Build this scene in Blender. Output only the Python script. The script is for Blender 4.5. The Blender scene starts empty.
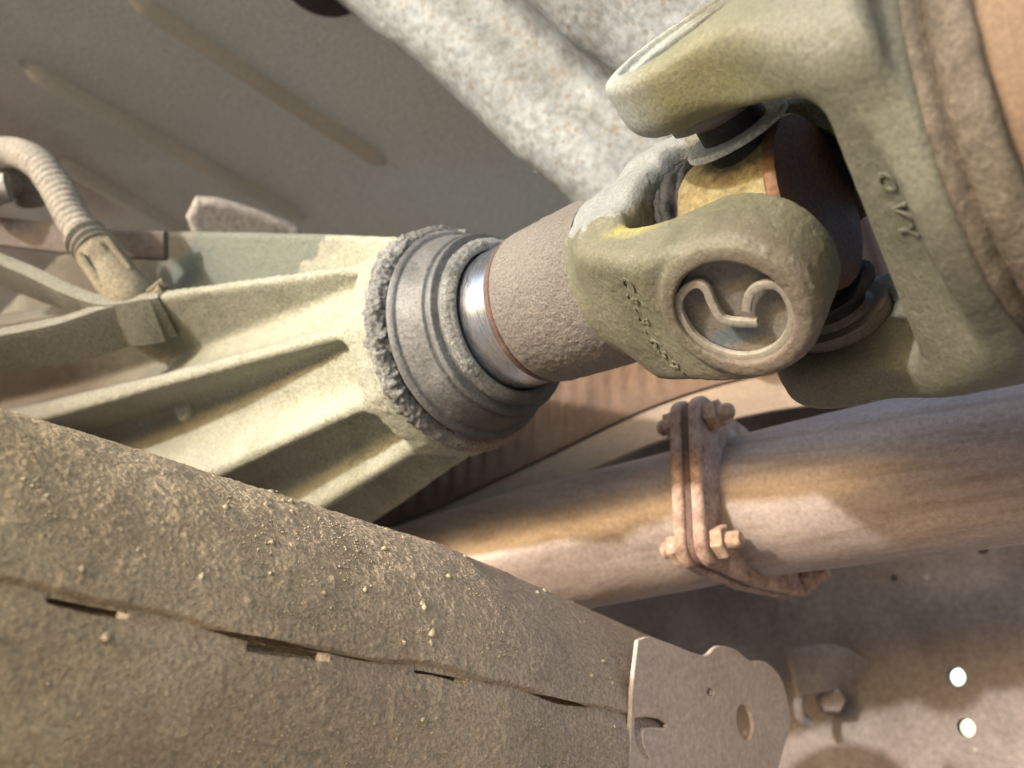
import bpy, math, random
import numpy as np
from mathutils import Matrix, Vector

random.seed(7)
rng = np.random.default_rng(7)
scene = bpy.context.scene
col = scene.collection

# ------------------------------------------------------------------ frames
# photo pixels -> rays; vehicle axes (X along the driveshaft, Y across, Z up) as seen in camera space
F, CX, CY = 853.0, 512.0, 384.0
def nz(v):
    v = np.array(v, float); return v / np.linalg.norm(v)
def P(x, y, d):                       # pixel + distance (mm) -> camera space (mm)
    return np.array([(x - CX) / F * d, (CY - y) / F * d, -d])
XD = nz([.69, .215, .69])
_y = P(1150, 790, 1.0); YD = nz(_y - (_y @ XD) * XD)
ZD = np.cross(XD, YD)
W = np.array([XD, YD, ZD])            # camera -> world rotation
CAM = np.array([0.0, 0.0, 0.34])      # camera 34 cm above the ground
def w(p):                             # camera-space mm -> world m
    return (W @ np.asarray(p, float)) / 1000 + CAM
def wp(x, y, d): return w(P(x, y, d))
def ray(x, y): return nz(W @ P(x, y, 1.0))
def on_plane(x, y, p0, n):            # world point where the pixel's ray meets a plane
    r = ray(x, y); t = np.dot(np.asarray(p0) - CAM, n) / np.dot(r, n)
    return CAM + r * t

# ------------------------------------------------------------------ camera
cam = bpy.data.cameras.new('camera'); camo = bpy.data.objects.new('camera', cam); col.objects.link(camo)
cam.sensor_width = 36; cam.lens = 36 * F / 1024
cam.clip_start = 0.01; cam.clip_end = 500
M = np.eye(4); M[:3, :3] = W; M[:3, 3] = CAM
camo.matrix_world = Matrix(M.tolist())
cam.dof.use_dof = True; cam.dof.focus_distance = 0.255; cam.dof.aperture_fstop = 12
scene.camera = camo

# ------------------------------------------------------------------ light
SUN = nz(W @ np.array([-.73, .47, .47]))
world = bpy.data.worlds.new('World'); scene.world = world; world.use_nodes = True
nt = world.node_tree; nt.nodes.clear()
sky = nt.nodes.new('ShaderNodeTexSky'); sky.sky_type = 'NISHITA'; sky.sun_disc = False
sky.sun_elevation = math.asin(SUN[2]); sky.sun_rotation = math.atan2(SUN[0], SUN[1])
sky.dust_density = 2.0
bg = nt.nodes.new('ShaderNodeBackground'); bg.inputs['Strength'].default_value = 0.15
out = nt.nodes.new('ShaderNodeOutputWorld')
nt.links.new(sky.outputs[0], bg.inputs[0]); nt.links.new(bg.outputs[0], out.inputs[0])
sl = bpy.data.lights.new('sun', 'SUN'); sl.energy = 1.5; sl.angle = math.radians(2.2); sl.color = (1.0, 0.975, 0.94)
so = bpy.data.objects.new('sun', sl); col.objects.link(so)
so.rotation_euler = Vector(SUN.tolist()).to_track_quat('Z', 'Y').to_euler()
vs = scene.view_settings
vs.view_transform = 'Standard'; vs.look = 'None'; vs.gamma = 1; vs.use_curve_mapping = False; vs.exposure = 1.9
scene.cycles.use_denoising = True

# ------------------------------------------------------------------ numpy noise
def _h(ix, iy, iz, s):
    n = (ix * 374761393 + iy * 668265263 + iz * 2147483647 + s * 1274126177) & 0xFFFFFFFF
    n = ((n ^ (n >> 13)) * 1274126177) & 0xFFFFFFFF
    n = ((n ^ (n >> 16)) * 2246822519) & 0xFFFFFFFF
    return ((n ^ (n >> 15)) & 0xFFFFFF) / float(0xFFFFFF)
def vnoise(p, s=0):
    p = np.asarray(p, float); i = np.floor(p).astype(np.int64); f = p - i; f = f * f * (3 - 2 * f)
    r = 0
    for dx in (0, 1):
        wx = f[:, 0] if dx else 1 - f[:, 0]
        for dy in (0, 1):
            wy = f[:, 1] if dy else 1 - f[:, 1]
            for dz in (0, 1):
                wz = f[:, 2] if dz else 1 - f[:, 2]
                r = r + _h(i[:, 0] + dx, i[:, 1] + dy, i[:, 2] + dz, s) * wx * wy * wz
    return r * 2 - 1
def fbm(p, s=0, o=4, g=.5):
    r = 0; a = 1; t = 0
    for k in range(o):
        r = r + a * vnoise(p * (2.03 ** k) + 17.3 * k, s + k); t += a; a *= g
    return r / t
def worley(p, s=0):                   # distance to the nearest of jittered points
    i = np.floor(p).astype(np.int64); best = np.full(len(p), 9.0); bid = np.zeros(len(p))
    for dx in (-1, 0, 1):
        for dy in (-1, 0, 1):
            for dz in (-1, 0, 1):
                a, b, c = i[:, 0] + dx, i[:, 1] + dy, i[:, 2] + dz
                q = np.stack([a + _h(a, b, c, s), b + _h(a, b, c, s + 1), c + _h(a, b, c, s + 2)], 1)
                dd = ((q - p) ** 2).sum(1); h = _h(a, b, c, s + 3)
                k = dd < best; best = np.where(k, dd, best); bid = np.where(k, h, bid)
    return np.sqrt(best), bid
def sstep(a, b, x):
    t = np.clip((x - a) / (b - a), 0, 1); return t * t * (3 - 2 * t)

# ------------------------------------------------------------------ object helpers
def mesh(name, v, f, mat, parent=None, smooth=True, M=None, calc=None):
    me = bpy.data.meshes.new(name)
    v = np.asarray(v, np.float32)
    if isinstance(f, np.ndarray):
        k = f.shape[1]; nf = len(f)
        me.vertices.add(len(v)); me.vertices.foreach_set('co', v.ravel())
        me.loops.add(nf * k); me.loops.foreach_set('vertex_index', f.astype(np.int32).ravel())
        me.polygons.add(nf); me.polygons.foreach_set('loop_start', np.arange(0, nf * k, k, dtype=np.int32))
        me.update(calc_edges=True); me.validate()
    else:
        me.from_pydata(v.tolist(), [], f); me.update()
    if smooth: me.polygons.foreach_set('use_smooth', np.ones(len(me.polygons), bool))
    if smooth and smooth != True: me.set_sharp_from_angle(angle=math.radians(smooth))
    me.materials.append(mat)
    o = bpy.data.objects.new(name, me); col.objects.link(o)
    if parent is not None: o.parent = parent
    if M is not None: o.matrix_local = M
    return o
def thing(name, label, cat, M=None, group=None):
    o = bpy.data.objects.new(name, None); col.objects.link(o); o.empty_display_size = .02
    o['label'] = label; o['category'] = cat
    if group: o['group'] = group
    if M is not None: o.matrix_world = M
    return o
def tag(o, label, cat, group=None):
    o['label'] = label; o['category'] = cat
    if group: o['group'] = group
    return o
def T(p): return Matrix.Translation(Vector([float(a) for a in p]))
def frame(o, x, y, z):
    m = np.eye(4); m[:3, 0] = x; m[:3, 1] = y; m[:3, 2] = z; m[:3, 3] = o
    return Matrix(m.tolist())
def grid_faces(nu, nv, cu=False, cv=False):
    a = np.arange(nu if cu else nu - 1); b = np.arange(nv if cv else nv - 1)
    A, B = np.meshgrid(a, b, indexing='ij'); A = A.ravel(); B = B.ravel()
    A1 = (A + 1) % nu; B1 = (B + 1) % nv
    return np.stack([A * nv + B, A1 * nv + B, A1 * nv + B1, A * nv + B1], 1)
def lathe(name, prof, mat, parent, seg=128, M=None, disp=None, step=None, smooth=40, a0=0, a1=2 * math.pi):
    """profile of (x, r) in mm turned round the local x axis"""
    prof = np.array(prof, float)
    if step:
        pts = [prof[0]]
        for p, q in zip(prof[:-1], prof[1:]):
            n = max(1, int(np.hypot(*(q - p)) / step))
            for k in range(1, n + 1): pts.append(p + (q - p) * k / n)
        prof = np.array(pts)
    full = abs(a1 - a0 - 2 * math.pi) < 1e-6
    th = np.linspace(a0, a1, seg, endpoint=not full)
    n = len(prof)
    t = np.gradient(prof, axis=0); nrm = np.stack([-t[:, 1], t[:, 0]], 1); nrm /= np.maximum(np.linalg.norm(nrm, axis=1, keepdims=True), 1e-9)
    c, s = np.cos(th), np.sin(th)
    v = np.stack([np.repeat(prof[:, 0], seg), np.outer(prof[:, 1], c).ravel(), np.outer(prof[:, 1], s).ravel()], 1)
    nn = np.stack([np.repeat(nrm[:, 0], seg), np.outer(nrm[:, 1], c).ravel(), np.outer(nrm[:, 1], s).ravel()], 1)
    if disp is not None: v = v + nn * disp(v)[:, None]
    f = grid_faces(n, seg, cv=full)[:, ::-1]
    return mesh(name, v / 1000, f, mat, parent, smooth, M)
def smooth_path(pts, n):
    """Catmull-Rom through rows of any width"""
    p = np.array(pts, float); p = np.vstack([2 * p[0] - p[1], p, 2 * p[-1] - p[-2]])
    m = len(p) - 3; t = np.linspace(0, m - 1e-9, n); i = t.astype(int); u = (t - i)[:, None]
    a, b, c, d = p[i], p[i + 1], p[i + 2], p[i + 3]
    return .5 * (2 * b + (c - a) * u + (2 * a - 5 * b + 4 * c - d) * u * u + (3 * b - a - 3 * c + d) * u ** 3)
def frames(path, up=None):
    t = np.gradient(path, axis=0); t /= np.linalg.norm(t, axis=1, keepdims=True)
    if up is not None:
        b = np.cross(t, up); b /= np.linalg.norm(b, axis=1, keepdims=True); return t, np.cross(b, t), b
    n = np.zeros_like(t); a = np.array([0, 0, 1.]) if abs(t[0, 2]) < .8 else np.array([0, 1., 0])
    n[0] = nz(a - (a @ t[0]) * t[0])
    for k in range(1, len(t)):
        q = n[k - 1] - (n[k - 1] @ t[k]) * t[k]; n[k] = q / np.linalg.norm(q)
    return t, n, np.cross(t, n)
def tube(name, path, rad, mat, parent=None, seg=48, up=None, disp=None, cap=True, M=None):
    """round bar along a path (m); rad scalar or per point (m)"""
    path = np.asarray(path, float); n = len(path); rad = np.broadcast_to(np.asarray(rad, float), (n,))
    t, a, b = frames(path, up)
    th = np.linspace(0, 2 * math.pi, seg, endpoint=False)
    nn = a[:, None, :] * np.cos(th)[None, :, None] + b[:, None, :] * np.sin(th)[None, :, None]
    v = path[:, None, :] + nn * rad[:, None, None]
    v = v.reshape(-1, 3)
    if disp is not None: v = v + nn.reshape(-1, 3) * disp(v, np.tile(th, n), np.repeat(np.linspace(0, 1, n), seg))[:, None]
    f = grid_faces(n, seg, cv=True).tolist()
    if cap: f = f + [list(range(seg - 1, -1, -1)), list(range((n - 1) * seg, n * seg))]
    else: f = np.array(f)
    return mesh(name, v, f, mat, parent, True, M)
def bar(name, path, prof, mat, parent=None, up=None, M=None, scale=None, smooth=35):
    """closed 2-D profile (m) swept along a path (m)"""
    path = np.asarray(path, float); prof = np.asarray(prof, float); n, k = len(path), len(prof)
    t, a, b = frames(path, up)
    sc = np.ones(n) if scale is None else np.asarray(scale)
    v = path[:, None, :] + sc[:, None, None] * (a[:, None, :] * prof[None, :, :1] + b[:, None, :] * prof[None, :, 1:])
    f = grid_faces(n, k, cv=True).tolist() + [list(range(k - 1, -1, -1)), list(range((n - 1) * k, n * k))]
    return mesh(name, v.reshape(-1, 3), f, mat, parent, smooth, M)
def rrect(wd, ht, r, k=4):
    o = []
    for cx, cy, a in ((wd / 2 - r, ht / 2 - r, 0), (-wd / 2 + r, ht / 2 - r, 90), (-wd / 2 + r, -ht / 2 + r, 180), (wd / 2 - r, -ht / 2 + r, 270)):
        for j in range(k + 1):
            q = math.radians(a + 90 * j / k); o.append((cx + r * math.cos(q), cy + r * math.sin(q)))
    return o
def plate(name, outline, holes, thick, mat, parent, M, bevel=0.0, smooth=30, res=2):
    """flat sheet with real openings: outline and holes in local xy (m), thickness along local z"""
    cu = bpy.data.curves.new(name, 'CURVE'); cu.dimensions = '2D'; cu.fill_mode = 'BOTH'
    cu.extrude = thick / 2 - bevel; cu.bevel_depth = bevel; cu.bevel_resolution = res; cu.offset = -bevel
    for loop in [outline] + list(holes):
        sp = cu.splines.new('POLY'); sp.points.add(len(loop) - 1); sp.use_cyclic_u = True
        for p, q in zip(sp.points, loop): p.co = (q[0], q[1], 0, 1)
    tmp = bpy.data.objects.new(name, cu); col.objects.link(tmp)
    dg = bpy.context.evaluated_depsgraph_get()
    me = bpy.data.meshes.new_from_object(tmp.evaluated_get(dg)); bpy.data.objects.remove(tmp); bpy.data.curves.remove(cu)
    me.name = name; me.materials.clear(); me.materials.append(mat)
    me.polygons.foreach_set('use_smooth', np.ones(len(me.polygons), bool)); me.set_sharp_from_angle(angle=math.radians(smooth))
    o = bpy.data.objects.new(name, me); col.objects.link(o)
    if parent is not None: o.parent = parent
    o.matrix_local = M
    return o
def circ(cx, cy, r, n=40, ry=None): return [(cx + r * math.cos(2 * math.pi * k / n), cy + (ry or r) * math.sin(2 * math.pi * k / n)) for k in range(n)]
def glyphs(text, size):
    """letters as flat triangulated meshes (verts n x 2, faces), one per character, centred on their advance"""
    out = []
    for ch in text:
        cu = bpy.data.curves.new('letter', 'FONT'); cu.body = ch; cu.size = size; cu.align_x = 'CENTER'; cu.offset = size * .004
        cu.resolution_u = 4
        tmp = bpy.data.objects.new('letter', cu); col.objects.link(tmp)
        dg = bpy.context.evaluated_depsgraph_get()
        me = bpy.data.meshes.new_from_object(tmp.evaluated_get(dg))
        v = np.array([tuple(a.co)[:2] for a in me.vertices]).reshape(-1, 2); f = [list(p.vertices) for p in me.polygons]
        ed = {}
        for p in f:
            for a, b in zip(p, p[1:] + p[:1]): ed[(a, b)] = ed.get((a, b), 0) + 1
        bd = [(a, b) for a, b in ed if (b, a) not in ed]
        bpy.data.objects.remove(tmp); bpy.data.curves.remove(cu); bpy.data.meshes.remove(me)
        out.append((v, f, bd))
    return out

# ------------------------------------------------------------------ implicit castings
def sdf_mesh(name, fn, lo, hi, h, mat, parent, disp=None, M=None):
    """surface nets over fn(x,y,z) in mm"""
    ax = [np.arange(l, u + h, h) for l, u in zip(lo, hi)]
    Xg, Yg, Zg = np.meshgrid(*ax, indexing='ij')
    D = fn(Xg, Yg, Zg).astype(np.float32); S = D < 0
    n = np.array(D.shape) - 1
    cs = np.zeros(n, np.int8)
    for i in (0, 1):
        for j in (0, 1):
            for k in (0, 1): cs += S[i:n[0] + i, j:n[1] + j, k:n[2] + k]
    act = (cs > 0) & (cs < 8); ids = np.full(n, -1, np.int64); cells = np.argwhere(act); ids[act] = np.arange(len(cells))
    acc = np.zeros((len(cells), 3)); cnt = np.zeros(len(cells))
    cor = [(i, j, k) for i in (0, 1) for j in (0, 1) for k in (0, 1)]
    for a in cor:
        for axx in range(3):
            if a[axx]: continue
            b = list(a); b[axx] = 1
            da = D[cells[:, 0] + a[0], cells[:, 1] + a[1], cells[:, 2] + a[2]]; db = D[cells[:, 0] + b[0], cells[:, 1] + b[1], cells[:, 2] + b[2]]
            k = (da < 0) != (db < 0); t = np.where(k, da / np.where(k, da - db, 1), 0)
            p = np.tile(np.array(a, float), (len(cells), 1)); p[:, axx] += t
            acc[k] += p[k]; cnt[k] += 1
    v = (cells + acc / cnt[:, None]) * h + np.array(lo)
    fs = []
    for axx in range(3):
        o1, o2 = [(1, 2), (2, 0), (0, 1)][axx]
        sl0 = [slice(None)] * 3; sl1 = [slice(None)] * 3
        sl0[axx] = slice(0, -1); sl1[axx] = slice(1, None)
        A = S[tuple(sl0)]; B = S[tuple(sl1)]; ch = np.argwhere(A != B)
        ok = (ch[:, o1] > 0) & (ch[:, o2] > 0) & (ch[:, o1] < D.shape[o1] - 1) & (ch[:, o2] < D.shape[o2] - 1); ch = ch[ok]
        q = []
        for s1, s2 in ((1, 1), (0, 1), (0, 0), (1, 0)):
            c = ch.copy(); c[:, o1] -= s1; c[:, o2] -= s2; q.append(ids[c[:, 0], c[:, 1], c[:, 2]])
        q = np.stack(q, 1); fl = A[ch[:, 0], ch[:, 1], ch[:, 2]]
        q = np.where(fl[:, None], q, q[:, ::-1]); fs.append(q[(q >= 0).all(1)])
    f = np.vstack(fs)
    if disp is not None:
        e = .3
        g = np.stack([fn(v[:, 0] + e, v[:, 1], v[:, 2]) - fn(v[:, 0] - e, v[:, 1], v[:, 2]),
                      fn(v[:, 0], v[:, 1] + e, v[:, 2]) - fn(v[:, 0], v[:, 1] - e, v[:, 2]),
                      fn(v[:, 0], v[:, 1], v[:, 2] + e) - fn(v[:, 0], v[:, 1], v[:, 2] - e)], 1)
        g /= np.maximum(np.linalg.norm(g, axis=1, keepdims=True), 1e-6)
        v = v + g * disp(v)[:, None]
    return mesh(name, v / 1000, f, mat, parent, True, M)
def smin(a, b, k):
    h = np.clip(.5 + .5 * (b - a) / k, 0, 1); return b * (1 - h) + a * h - k * h * (1 - h)
def smax(a, b, k): return -smin(-a, -b, k)
def box2(x, y, hx, hy, r):
    qx = np.abs(x) - hx + r; qy = np.abs(y) - hy + r
    return np.hypot(np.maximum(qx, 0), np.maximum(qy, 0)) + np.minimum(np.maximum(qx, qy), 0) - r

# ------------------------------------------------------------------ materials
def dirt(name, cols, big=60, fine=700, rough=.85, bump=.4, bdist=.0006, metal=0.0, spec=.3, patches=(), specks=None, stretch=None, big_contrast=(.3, .7), coat=None, fine_amt=.5, streak=None):
    """weathered surface: broad mottling between colours, fine grain, relief, ragged-edged patches and flecks"""
    m = bpy.data.materials.new(name); m.use_nodes = True; nt = m.node_tree; N = nt.nodes; Lk = nt.links
    bs = N['Principled BSDF']
    tc = N.new('ShaderNodeTexCoord'); src = tc.outputs['Object']
    if stretch:
        mp = N.new('ShaderNodeMapping'); mp.inputs['Scale'].default_value = stretch; Lk.new(src, mp.inputs[0]); vec = mp.outputs[0]
    else: vec = src
    def noise(sc, det=6, ro=.6, v=None, dist=0):
        n = N.new('ShaderNodeTexNoise'); n.inputs['Scale'].default_value = sc; n.inputs['Detail'].default_value = det
        n.inputs['Roughness'].default_value = ro; n.inputs['Distortion'].default_value = dist; Lk.new(v or vec, n.inputs['Vector']); return n.outputs['Fac']
    def math_(op, a, b=None, clamp=False):
        n = N.new('ShaderNodeMath'); n.operation = op; n.use_clamp = clamp
        for i, q in enumerate((a, b)):
            if q is None: continue
            if isinstance(q, (int, float)): n.inputs[i].default_value = q
            else: Lk.new(q, n.inputs[i])
        return n.outputs[0]
    def mixc(fac, a, b, mode='MIX'):
        n = N.new('ShaderNodeMix'); n.data_type = 'RGBA'; n.blend_type = mode
        for i, q in ((0, fac), (6, a), (7, b)):
            if isinstance(q, (int, float)): n.inputs[i].default_value = q
            elif isinstance(q, (tuple, list)): n.inputs[i].default_value = (*q, 1)
            else: Lk.new(q, n.inputs[i])
        return n.outputs[2]
    def mrange(x, a, b, c=0, d=1):
        n = N.new('ShaderNodeMapRange'); Lk.new(x, n.inputs[0])
        for i, q in zip((1, 2, 3, 4), (a, b, c, d)): n.inputs[i].default_value = q
        return n.outputs[0]
    nb = noise(big, 7, .62, dist=.4)
    cr = N.new('ShaderNodeValToRGB'); el = cr.color_ramp.elements
    lo, hi = big_contrast
    while len(el) < len(cols): el.new(.5)
    for i, c in enumerate(cols):
        el[i].position = lo + (hi - lo) * i / max(1, len(cols) - 1); el[i].color = (*c, 1)
    Lk.new(nb, cr.inputs[0]); c = cr.outputs[0]
    nf = noise(fine, 5, .7, v=src)
    g = mrange(nf, .3, .7, 1 - fine_amt, 1 + fine_amt * .8)
    gg = N.new('ShaderNodeCombineColor');
    for i in range(3): Lk.new(g, gg.inputs[i])
    c = mixc(1.0, c, gg.outputs[0], 'MULTIPLY')
    hts = nf
    for (ctr, rad, pc, rag, soft, psc) in patches:     # centre (m, local), radius (m) or 3 radii, colour, raggedness, edge softness, noise scale
        sb = N.new('ShaderNodeVectorMath'); sb.operation = 'SUBTRACT'; Lk.new(src, sb.inputs[0]); sb.inputs[1].default_value = ctr
        dv = N.new('ShaderNodeVectorMath'); dv.operation = 'DIVIDE'; Lk.new(sb.outputs[0], dv.inputs[0])
        dv.inputs[1].default_value = rad if isinstance(rad, tuple) else (rad,) * 3
        ln = N.new('ShaderNodeVectorMath'); ln.operation = 'LENGTH'; Lk.new(dv.outputs[0], ln.inputs[0])
        x = math_('ADD', ln.outputs['Value'], math_('MULTIPLY', math_('SUBTRACT', noise(psc, 8, .65, v=src), .5), rag))
        f = mrange(x, 1 - soft, 1 + soft, 1, 0)
        c = mixc(f, c, mixc(1.0, pc, gg.outputs[0], 'MULTIPLY'))
    if specks:
        (ssc, thr, scol, amt) = specks
        vo = N.new('ShaderNodeTexVoronoi'); vo.inputs['Scale'].default_value = ssc; Lk.new(src, vo.inputs['Vector'])
        f = mrange(vo.outputs['Distance'], thr * .7, thr, amt, 0)
        sep = N.new('ShaderNodeSeparateColor'); Lk.new(vo.outputs['Color'], sep.inputs[0])
        f = math_('MULTIPLY', f, math_('GREATER_THAN', sep.outputs[0], .6)); c = mixc(f, c, scol)
    if streak:
        (sv, samt, scl) = streak
        mp2 = N.new('ShaderNodeMapping'); mp2.inputs['Scale'].default_value = sv; Lk.new(src, mp2.inputs[0])
        f = mrange(noise(1.0, 5, .6, v=mp2.outputs[0]), .48, .66, 0, samt); c = mixc(f, c, scl)
    Lk.new(c, bs.inputs['Base Color'])
    bs.inputs['Roughness'].default_value = rough; bs.inputs['Metallic'].default_value = metal; bs.inputs['Specular IOR Level'].default_value = spec
    Lk.new(mrange(nb, .3, .7, max(.05, rough - .08), min(1, rough + .08)), bs.inputs['Roughness'])
    b1 = N.new('ShaderNodeBump'); b1.inputs['Strength'].default_value = bump; b1.inputs['Distance'].default_value = bdist
    n2 = noise(fine * .35, 6, .65, v=src)
    Lk.new(math_('ADD', math_('MULTIPLY', n2, 1.2), math_('MULTIPLY', hts, .8)), b1.inputs['Height'])
    Lk.new(b1.outputs[0], bs.inputs['Normal'])
    return m

cA, cB = wp(-130, 650, 200), wp(704, 770, 396)
PTOP = (-.285, -.04, -.073)
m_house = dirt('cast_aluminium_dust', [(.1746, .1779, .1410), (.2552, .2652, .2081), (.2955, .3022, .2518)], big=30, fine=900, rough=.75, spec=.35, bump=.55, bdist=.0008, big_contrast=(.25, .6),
               patches=[((-.50, .02, .0), (.20, .3, .3), (.055, .04, .028), .4, .6, 25), (PTOP, (.082, .032, .030), (.125, .138, .118), .8, .025, 55)])  # first patch: shade over the left end, put into the colour
m_seal = dirt('rubber_seal_caked', [(.08, .08, .076), (.19, .195, .19), (.26, .265, .26)], big=45, fine=1100, rough=.62, spec=.4, bump=.8, bdist=.0012, fine_amt=.7, patches=[((-.123, .012, .036), (.016, .03, .024), (.06, .058, .052), .8, .25, 60), ((-.141, .012, .036), (.006, .03, .022), (.20, .15, .11), .8, .3, 60)])
m_seal_dark = dirt('seal_greasy_grey', [(.05, .051, .051), (.11, .114, .116), (.17, .174, .178)], big=38, fine=900, rough=.5, spec=.5, bump=.5, bdist=.0007, fine_amt=.5, patches=[((-.123, .012, .036), (.018, .03, .026), (.035, .034, .031), .8, .3, 60)])
m_rubber = dirt('black_rubber', [(.012, .012, .012), (.03, .03, .03)], big=90, fine=1200, rough=.55, bump=.6, bdist=.0008)
m_polish = dirt('polished_steel', [(.52, .55, .62), (.62, .64, .70)], big=40, fine=300, rough=.28, bump=.03, metal=1.0, stretch=(60, 4, 4), fine_amt=.08)
m_ridge = dirt('dark_rust_line', [(.07, .045, .04), (.13, .08, .07)], big=80, fine=700, rough=.7)
m_barrel = dirt('rough_cast_barrel', [(.1389, .1257, .1133), (.1901, .1740, .1572)], big=30, fine=1300, rough=.55, spec=.5, bump=1.0, bdist=.0009, specks=None, fine_amt=.55)
m_yoke = dirt('yoke_khaki_dust', [(.085, .085, .056), (.125, .124, .085), (.155, .148, .108)], big=28, fine=1200, rough=.62, spec=.45, bump=.6, bdist=.0006, big_contrast=(.32, .68), fine_amt=.4,
              patches=[((-.047, -.012, -.031), (.022, .034, .016), (.19, .205, .202), 1.2, .02, 80), ((-.030, .027, -.017), (.012, .006, .006), (.40, .36, .07), 1.2, .5, 120), ((.004, .050, .006), (.021, .014, .021), (.135, .108, .088), .6, .5, 60)])
m_fork = dirt('fork_olive_dust', [(.0794, .0779, .0605), (.1043, .1058, .0794), (.1172, .1194, .0892), (.1474, .1436, .1134)], big=22, fine=1000, rough=.58, spec=.5, bump=.45, bdist=.0006, big_contrast=(.36, .64), fine_amt=.4,
              patches=[((.008, .028, -.046), (.022, .02, .014), (.145, .145, .07), .9, .6, 60), ((-.024, .0, -.047), (.020, .05, .02), (.25, .275, .265), .6, .35, 70)],  # second patch paints the light caught by the ear's left end
              streak=((18, 60, 60), .3, (.09, .08, .06)))
m_tube = dirt('shaft_tube_tan', [(.1280, .0875, .0572), (.1683, .1199, .0821)], big=25, fine=800, rough=.8, bump=.3, fine_amt=.25)
m_weld = dirt('weld_rust', [(.0462, .0359, .0260), (.0983, .0809, .0607), (.1387, .1127, .0867)], big=60, fine=800, rough=.65, spec=.4, bump=.7, bdist=.001)
m_cap = dirt('bearing_cap_dust', [(.1100, .1100, .0990), (.1540, .1430, .1265), (.1430, .1100, .0880)], big=45, fine=1000, rough=.6, spec=.45, bump=.3, fine_amt=.35,
             patches=[((.0468, .005, .0085), (.01, .0075, .0026), (.10, .125, .15), 1.4, .4, 220)])
m_snap = dirt('snap_ring_steel', [(.24, .225, .195), (.34, .315, .275)], big=80, fine=900, rough=.6, bump=.3, metal=.35, fine_amt=.3)
m_hub = dirt('cross_rust_yellow', [(.09, .055, .025), (.17, .135, .06), (.22, .19, .10), (.14, .10, .06)], big=55, fine=500, rough=.8, bump=.5, bdist=.0008, fine_amt=.5, specks=(350, .35, (.30, .25, .07), .3))
m_disc = dirt('cross_disc_rust', [(.10, .05, .03), (.16, .09, .05)], big=50, fine=600, rough=.7, bump=.3)
m_pale = dirt('pale_blue_lit_cap', [(.4000, .4400, .4320), (.4960, .5280, .5120)], big=60, fine=800, rough=.7)  # light falling on the top dust cover, set as its colour
m_cross = dirt('crossmember_mud', [(.34, .25, .125), (.48, .365, .20), (.57, .445, .26)], big=16, fine=850, rough=.95, bump=1.0, bdist=.0016, spec=.15, fine_amt=.4, specks=(190, .13, (.36, .28, .18), .8), big_contrast=(.36, .64), patches=[(tuple(float(q) for q in (cB - cA) * 1.02), (.24, .24, .24), (.46, .365, .315), .15, .7, 20)])  # right-end patch paints a pinkish lens flare into the mud colour
m_grit = dirt('mud_grit', [(.26, .21, .14), (.36, .30, .20), (.46, .38, .26)], big=260, fine=900, rough=.95, bump=.1, spec=.1, big_contrast=(.35, .65))
m_cplate = dirt('bracket_pinkish', [(.38, .30, .25), (.46, .365, .31)], big=20, fine=500, rough=.9, bump=.3, fine_amt=.25)
m_pipe = dirt('exhaust_steel_rust', [(.21, .168, .15), (.31, .258, .236), (.40, .34, .312)], big=14, fine=500, rough=.48, spec=.5, bump=.25, metal=.25, stretch=(.35, 1.6, 1.6), fine_amt=.25, streak=((9, 170, 170), .4, (.13, .09, .07)))
m_flange = dirt('flange_rust', [(.13, .08, .062), (.27, .18, .145), (.38, .265, .215), (.44, .32, .265)], big=85, fine=500, rough=.7, spec=.35, bump=.7, bdist=.001, fine_amt=.4)
m_bolt = dirt('bolt_rust_pale', [(.28, .185, .135), (.40, .29, .22)], big=80, fine=500, rough=.8, bump=.5)
m_rail = dirt('frame_rail_dusty', [(.085, .068, .062), (.15, .124, .114), (.23, .195, .18)], big=11, fine=300, rough=.85, bump=.4, fine_amt=.25, specks=(60, .12, (.40, .34, .30), .5))
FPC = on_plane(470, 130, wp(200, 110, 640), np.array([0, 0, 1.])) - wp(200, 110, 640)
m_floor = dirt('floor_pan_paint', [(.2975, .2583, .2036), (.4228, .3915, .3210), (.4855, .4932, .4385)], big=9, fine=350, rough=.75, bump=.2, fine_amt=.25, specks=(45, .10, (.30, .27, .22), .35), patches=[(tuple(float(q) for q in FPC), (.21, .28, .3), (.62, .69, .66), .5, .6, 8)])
m_bead = dirt('floor_bead_lit', [(.46, .45, .38), (.56, .55, .47)], big=12, fine=350, rough=.75, bump=.2, fine_amt=.14)  # lighter than the panel: light along the beads put into the colour
m_shield = dirt('galvanised_crossbar', [(.1650, .1716, .1716), (.1914, .2079, .2178), (.2112, .2343, .2508), (.2376, .2640, .2871)], big=30, fine=230, rough=.7, bump=.5, bdist=.0008, metal=.15, fine_amt=.4, specks=(260, .42, (.15, .115, .075), .45), big_contrast=(.30, .60))
m_brown = dirt('heat_shield_brown', [(.065, .04, .027), (.115, .072, .049), (.16, .105, .073)], big=16, fine=300, rough=.8, bump=.3, fine_amt=.2)
m_tan = dirt('heat_shield_tan', [(.19, .138, .098), (.26, .195, .142)], big=20, fine=300, rough=.7, fine_amt=.15)
m_cable = dirt('cable_conduit_grey', [(.19, .175, .15), (.27, .25, .215)], big=50, fine=700, rough=.85, bump=.4)
m_conn = dirt('connector_plastic_dusty', [(.1530, .1339, .0956), (.2167, .1913, .1371)], big=50, fine=700, rough=.85, bump=.4)
m_white = dirt('pale_plate', [(.26, .24, .23), (.33, .31, .30)], big=20, fine=300, rough=.7)
m_dark = dirt('dark_plug_hole', [(.02, .018, .02), (.04, .035, .035)], big=40, fine=300, rough=.7)
m_ground = dirt('ground_dirt', [(.26, .205, .17), (.33, .262, .22), (.38, .31, .265)], big=3, fine=60, rough=.95, bump=.4, bdist=.01)

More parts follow.
